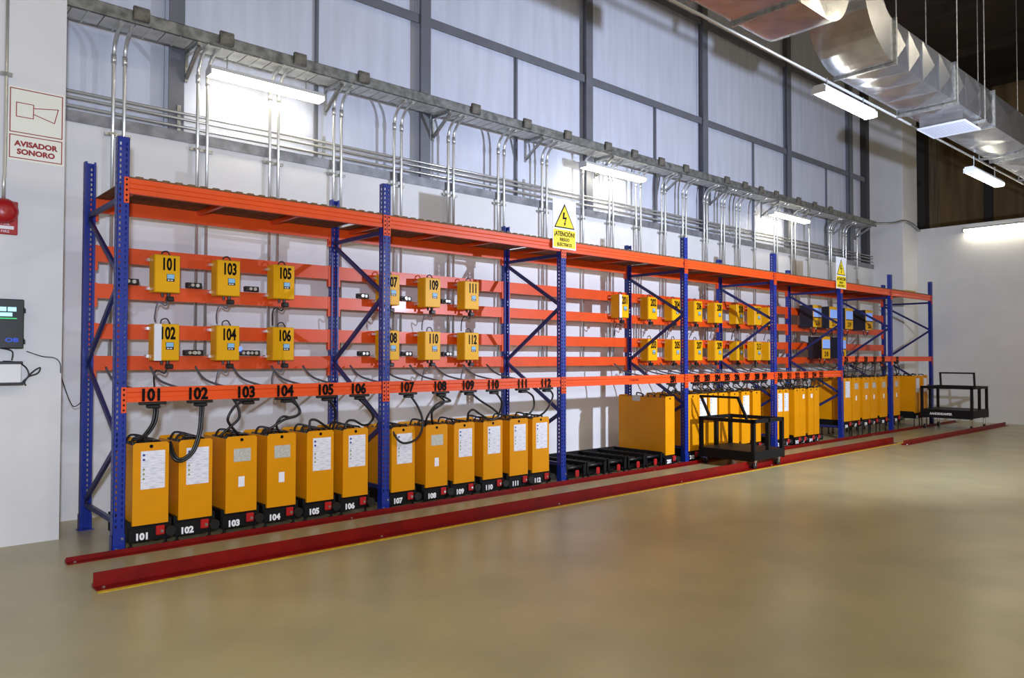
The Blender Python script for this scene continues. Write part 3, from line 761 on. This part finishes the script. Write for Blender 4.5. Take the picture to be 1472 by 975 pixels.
link('casing', MB().box(0, 0.48, -0.13, 0, 0.02, 0.185, 0.004), 'box_white', t)
link('lid', MB().box(-0.0, 0.495, -0.12, 0, 0.185, 0.21, 0.004), 'black_plastic', t)
link('foot_plate', MB().box(-0.0, 0.50, -0.135, 0, 0.0, 0.02, 0.003), 'black_plastic', t)
for p in ([(0.35,-0.06,0.21),(0.46,-0.06,0.20),(0.53,-0.05,0.15),(0.55,-0.05,0.08),(0.51,-0.05,0.03),(0.50,-0.05,0.0)],
          [(0.55,-0.05,0.08),(0.60,-0.05,0.13),(0.64,-0.05,0.15),(0.62,-0.05,0.10),(0.55,-0.05,0.07),(0.52,-0.05,0.02),(0.53,-0.05,-0.01)],
          [(0.33,-0.05,0.33),(0.42,-0.05,0.30),(0.42,-0.05,0.22)]):
    link('cable', smooth(MB().tube(spline(p,6),0.007,6),'cable'), 'black_rubber', t)

# ------------------------------------------------------------------ cable tray with brackets
TY0, TY1, TZ = 1.30, 1.66, 5.20
tr = thing('cable_tray', 'long galvanised cable tray bracketed high along the back wall', 'cable tray', (0, TY0, TZ))
for nm, yy, s in (('front_rail', 0.0, 1), ('rear_rail', TY1-TY0, -1)):
    m = MB().box(-3.5, 18.85, min(yy,yy+s*0.004), max(yy,yy+s*0.004), 0, 0.135)
    m.box(-3.5, 18.85, min(yy,yy+s*0.03), max(yy,yy+s*0.03), 0.131, 0.135); m.box(-3.5, 18.85, min(yy,yy+s*0.03), max(yy,yy+s*0.03), 0, 0.004)
    link(nm, m, 'tray_metal', tr)
pl_me = MB().box(0, 0.288, 0.006, TY1-TY0-0.006, 0.006, 0.010).box(0.135,0.15,0.006,TY1-TY0-0.006,-0.002,0.006).mesh('tray_plate')
x = -3.4
while x < 18.6:
    link('tray_plate', pl_me, 'tray_plate', tr, (x, 0, 0)); x += 0.30
for xb in (0.53,1.43,2.32,3.20,5.06,6.08,6.98,7.97,8.68,9.46,10.22,11.63,12.31,12.95,13.59,14.59,15.36,16.17):
    link('tray_block', cached('tb', lambda: MB().box(-0.08,0.08,-0.045,-0.001,0.03,0.175,0.006).mesh('tray_block')), 'tray_block', tr, (xb, 0, 0))
brk = MB().bar((0,0.01,-0.02),(0,0.44,-0.02),0.035,0.035).bar((0,0.02,-0.045),(0,0.43,-0.30),0.035,0.035).bar((0,0.435,-0.34),(0,0.435,0.02),0.035,0.03).mesh('bracket')
for xb in (-0.72, 1.14, 2.90, 4.62, 6.46, 8.14, 10.13, 11.70, 13.74, 15.2, 17.28, 18.52):
    link('bracket', brk, 'galvanised', tr, (xb, 0, 0))
link('end_conduit', smooth(MB().tube(spline([(18.7,0.05,0.07),(19.4,-0.20,0.13),(19.66,-0.40,0.20),(20.2,-0.42,0.16),(20.72,-0.40,0.04)],6),0.03,8),'end_conduit'), 'galvanised', tr)

# horizontal conduits over the wall flashing
for k, (z, r_) in enumerate(((4.50, 0.017), (4.435, 0.017), (4.345, 0.017))):
    tag(link('wall_conduit', smooth(MB().tube([(-3,1.722,z-0.03),(6,1.722,z+0.005),(19.6,1.722,z+0.005)], r_, 10),'wall_conduit'), 'conduit_steel'),
        '%s of three long horizontal conduits above the white wall' % ('highest','middle','lowest')[k], 'conduit', 'horizontal wall conduits')
for xx in (1.05, 2.87, 6.42): tag(link('conduit_strut', MB().box(xx, xx+0.04, 1.74, 1.76, 4.24, 4.58), 'galvanised'), 'upright strut holding the horizontal conduits %s' % {1.05:'on the leftmost column',2.87:'under the first wall lamp',6.42:'left of the first hazard sign'}[xx], 'strut', 'conduit struts')

# dropping conduits
pairs = [(0.37,0.48),(1.26,1.37),(2.13,2.24),(3.0,3.11),(3.93,4.05),(4.87,4.97),(5.84,5.96),(6.79,6.90),(7.78,),(8.47,8.57),(9.22,9.36),(10.0,10.11),(10.68,10.79),(11.42,11.52),(12.05,12.16),(12.62,12.76),(13.38,),(14.22,14.35),(15.03,15.19),(15.88,),(16.94,17.05),(17.72,17.88),(18.54,)]
cond_me = smooth(MB().tube([(0,0,0),(0,0,3.28)] + [(0,-0.24*(1-math.cos(a)),3.28+0.24*math.sin(a)) for a in [math.pi/2*i/8 for i in range(1,8)]] + [(0,-0.30,3.54)], 0.019, 10), 'pipe')
coup_me = smooth(MB().cyl((0,0,3.20),(0,0,3.30),0.026,10), 'coupling')
box_me = MB().box(-0.05,0.05,-0.04,0.03,-0.10,0.02,0.01).mesh('end_box')
for k, pr in enumerate(pairs):
    for j, xx in enumerate(pr):
        which = 'single conduit' if len(pr) == 1 else ('left' if j == 0 else 'right') + ' pipe of the'
        lab = ('steel conduit dropping from the tray, %s %s pair from the left' % (which, ORD[k])) if len(pr) == 2 else 'single steel conduit dropping from the tray, %s drop from the left' % ORD[k]
        t = thing('conduit_drop', lab, 'conduit', (xx, 1.690, 1.66), 'conduits dropping from the cable tray')
        link('pipe', cond_me, 'conduit_steel', t); link('coupling', coup_me, 'conduit_steel', t)
        if j == 0:
            link('strut_clamp', cached(('strut',len(pr)), lambda: MB().box(-0.07, 0.19 if len(pr) == 2 else 0.05, 0.022, 0.058, 2.42, 2.455).box(-0.03,0.03,-0.026,0.022,2.425,2.45).mesh('strut_clamp')), 'galvanised', t)
            link('end_box', box_me, 'box_white', t)

# ------------------------------------------------------------------ lamps
def lamp(label, x0, x1, y, z, axis='x', wires=None, group='fluorescent lamps'):
    L = x1-x0
    t = thing('fluorescent_lamp', label, 'lamp', (x0 if axis == 'x' else x0, y, z), group)
    def P(m):   # rotate so the lamp's length runs along -y
        if axis == 'y': m.v = [(b, -a, c) for a, b, c in m.v]; m.f = [f for f in m.f]
        return m
    link('housing', P(MB().prism([(-0.085,0.045),(0.085,0.045),(0.065,0.095),(-0.065,0.095)], 'x', 0, L)), 'lamp_housing', t)
    link('lens', P(MB().prism([(-0.085,0.044),(-0.09,0.02),(-0.06,-0.012),(0.06,-0.012),(0.09,0.02),(0.085,0.044)], 'x', 0.01, L-0.01)), 'lamp_lens', t)
    for e in (-0.004, L-0.006): link('end_cap', P(MB().box(e, e+0.014, -0.088, 0.088, -0.008, 0.07)), 'lamp_housing', t)
    if wires:
        for f in (0.15, 0.85):
            link('hanger', P(MB().tube([(L*f,0,0.09),(L*f,0,wires-z)], 0.006, 6)), 'galvanised', t)
    return t
lamp('fluorescent lamp hanging under the cable tray at the left end', 1.31, 2.72, 1.50, 4.93, wires=5.19, group='lamps under the cable tray')
lamp('fluorescent lamp hanging under the cable tray behind the first hazard sign', 7.57, 9.18, 1.50, 4.93, wires=5.19, group='lamps under the cable tray')
lamp('fluorescent lamp hanging under the cable tray near its far end', 13.74, 15.40, 1.50, 4.91, wires=5.19, group='lamps under the cable tray')
lamp('bright fluorescent lamp hanging beside the duct in mid air', 7.05, 8.52, -2.88, 4.93, wires=5.16, group='lamps beside the duct')
lamp('smaller looking lamp hanging beside the far end of the duct', 12.40, 14.0, -2.88, 4.84, wires=5.16, group='lamps beside the duct')
lamp('fluorescent lamp fixed along the top of the far partition wall', 20.60, 22.3, -0.26, 5.07, axis='y')
# the same row of lamps goes on behind the camera
lamp('fluorescent lamp of the duct row outside the view', 1.7, 3.2, -2.88, 4.93, wires=5.16, group='lamps beside the duct')

# unseen warm fill lamps added under the roof to brighten the floor, high-bay shaped
def add_fill_lamp(x, y, k):
    t = thing('fill_lamp', 'added warm fill lamp hanging from the roof, %s of its row outside the view' % ORD[k], 'lamp', (x, y, 9.2), 'added fill lamps')
    m = MB(); nn = 20
    for (z, r_) in ((0.0,0.26),(0.10,0.24),(0.22,0.16),(0.30,0.09),(0.42,0.08)):
        for j in range(nn): m.v.append((r_*math.cos(2*math.pi*j/nn), r_*math.sin(2*math.pi*j/nn), z))
    for i in range(4):
        for j in range(nn): m.f.append((i*nn+j, i*nn+(j+1)%nn, (i+1)*nn+(j+1)%nn, (i+1)*nn+j))
    link('reflector', smooth(m, 'reflector'), 'galvanised', t)
    link('cord', MB().cyl((0,0,0.42),(0,0,TOP-9.2),0.01,6), 'black_rubber', t)
    link('bulb', smooth(MB().cyl((0,0,0.20),(0,0,0.06),0.06,12), 'bulb'), 'fill_bulb_warm', t)
    d = bpy.data.lights.new('fill_light', 'AREA'); d.shape = 'DISK'; d.size = 0.44; d.energy = 150; d.color = (1.0, 0.86, 0.62)
    o = bpy.data.objects.new('fill_light', d); COL.objects.link(o); o.parent = t; o.location = (0, 0, 0.02)
for k, (x, y) in enumerate(((-3,-8.5),(3,-8.5),(9,-8.5),(15,-8.5),(-3,-12.5),(3,-12.5),(9,-12.5),(15,-12.5))): add_fill_lamp(x, y, k)

# ------------------------------------------------------------------ duct
DY0, DY1, DZ0, DZ1 = -2.93, -3.62, 5.18, 5.68
du = thing('air_duct', 'galvanised rectangular air duct running high along the hall', 'duct', (0,0,0))
def section(x0, x1):
    m = MB(); xm = (x0+x1)/2; ym = (DY0+DY1)/2; zm = (DZ0+DZ1)/2; e = 0.045 if x0 > 6 else 0.012
    def face(a,b,c,d,ctr):
        n = len(m.v); m.v += [a,b,c,d,ctr]; m.f += [(n,n+1,n+4),(n+1,n+2,n+4),(n+2,n+3,n+4),(n+3,n,n+4)]
    face((x0,DY1,DZ0),(x0,DY0,DZ0),(x1,DY0,DZ0),(x1,DY1,DZ0),(xm,ym,DZ0-e))
    face((x0,DY1,DZ1),(x1,DY1,DZ1),(x1,DY0,DZ1),(x0,DY0,DZ1),(xm,ym,DZ1+e))
    face((x0,DY1,DZ0),(x1,DY1,DZ0),(x1,DY1,DZ1),(x0,DY1,DZ1),(xm,DY1-e,zm))
    face((x0,DY0,DZ0),(x0,DY0,DZ1),(x1,DY0,DZ1),(x1,DY0,DZ0),(xm,DY0+e,zm))
    link('duct_section', m, 'duct_metal', du)
def flange(x):
    m = MB(); f = 0.03; g = 0.035
    m.box(x-g/2,x+g/2,DY1-f,DY0+f,DZ0-f,DZ0); m.box(x-g/2,x+g/2,DY1-f,DY0+f,DZ1,DZ1+f)
    m.box(x-g/2,x+g/2,DY1-f,DY1,DZ0,DZ1); m.box(x-g/2,x+g/2,DY0,DY0+f,DZ0,DZ1)
    link('duct_flange', m, 'galvanised', du)
def elbow(xs, sgn, r0, rise):
    # straight duct ends at xs and turns up towards sgn*x
    m = MB(); K = 12; hgt = DZ1-DZ0; R0 = r0+hgt
    rows = []
    for k in range(K+1):
        a = math.pi/2*k/K
        cxx = xs; cz = DZ1+r0
        xo, zo = cxx+sgn*R0*math.sin(a), cz-R0*math.cos(a)
        xi, zi = cxx+sgn*r0*math.sin(a), cz-r0*math.cos(a)
        rows.append([(xo,DY0,zo),(xo,DY1,zo),(xi,DY1,zi),(xi,DY0,zi)])
    rows.append([(p[0],p[1],rise) for p in rows[-1]])
    for r_ in rows: m.v += r_
    for k in range(len(rows)-1):
        for j in range(4): m.f.append((k*4+j, k*4+(j+1)%4, (k+1)*4+(j+1)%4, (k+1)*4+j))
    link('duct_elbow', m, 'duct_metal', du)
jx = [7.42, 7.86, 8.30, 8.86, 9.42, 9.88, 10.55, 11.05, 12.2, 13.4, 14.6, 15.8, 17.0, 18.2]
for i in range(len(jx)-1): section(jx[i], jx[i+1])
for xx in (7.42, 9.42, 11.05, 13.4, 15.8): flange(xx)
elbow(7.42, -1, 0.35, TOP)
jn = [-3.0, -0.5, 1.9, 4.3, 5.1, 5.72]
for i in range(len(jn)-1): section(jn[i], jn[i+1])
for xx in (1.9, 4.3, 5.1): flange(xx)
elbow(5.72, 1, 0.04, TOP)
for xx in (-0.5, 2.5, 9.40, 10.52, 12.9, 15.2):
    for yy in (DY1-0.045, DY0+0.045):
        link('hanger_rod', MB().cyl((xx,yy,DZ0-0.03),(xx,yy,TOP),0.008,6), 'galvanised', du)
    link('hanger_bar', MB().box(xx-0.02,xx+0.02,DY1-0.06,DY0+0.06,DZ0-0.065,DZ0-0.03), 'galvanised', du)
gr = thing('air_diffuser', 'white slatted air grille hanging below the duct', 'grille', (9.88, -3.60, 5.02))
link('neck', MB().box(0.02,0.02+0.62,0.03,0.60,0.02,0.16), 'duct_metal', gr)
link('rim', MB().box(0,0.66,0,0.02,0,0.02).box(0,0.66,0.61,0.63,0,0.02).box(0,0.02,0.02,0.61,0,0.02).box(0.64,0.66,0.02,0.61,0,0.02), 'grille_white', gr)
link('slot_shade', MB().box(0.02,0.64,0.02,0.61,0.016,0.022), 'digit_black', gr)  # black sheet stands in for the shade between the slats
sl = MB().box(0,0.016,0.02,0.61,0.0,0.006).mesh('slat')
for k in range(13): link('slat', sl, 'grille_white', gr, (0.03+k*0.0475, 0, 0))
tag(link('lamp_conduit', smooth(MB().tube([(-3,-2.86,5.14),(18.5,-2.86,5.14)], 0.018, 10),'lamp_conduit'), 'conduit_steel'), 'straight steel conduit along the lower edge of the duct', 'conduit')

# junk on the far shelf
for k, (x0, x1, y0, y1, z1) in enumerate(((16.75,17.45,0.15,0.5,3.345),(17.65,18.2,0.1,0.4,3.36))):
    tag(link('cardboard_sheet', MB().box(x0,x1,y0,y1,3.314,z1,0.004), 'carton'), 'flat %s cardboard piece lying on the far top shelf' % ('longer','shorter')[k], 'cardboard', 'cardboard on the shelf')
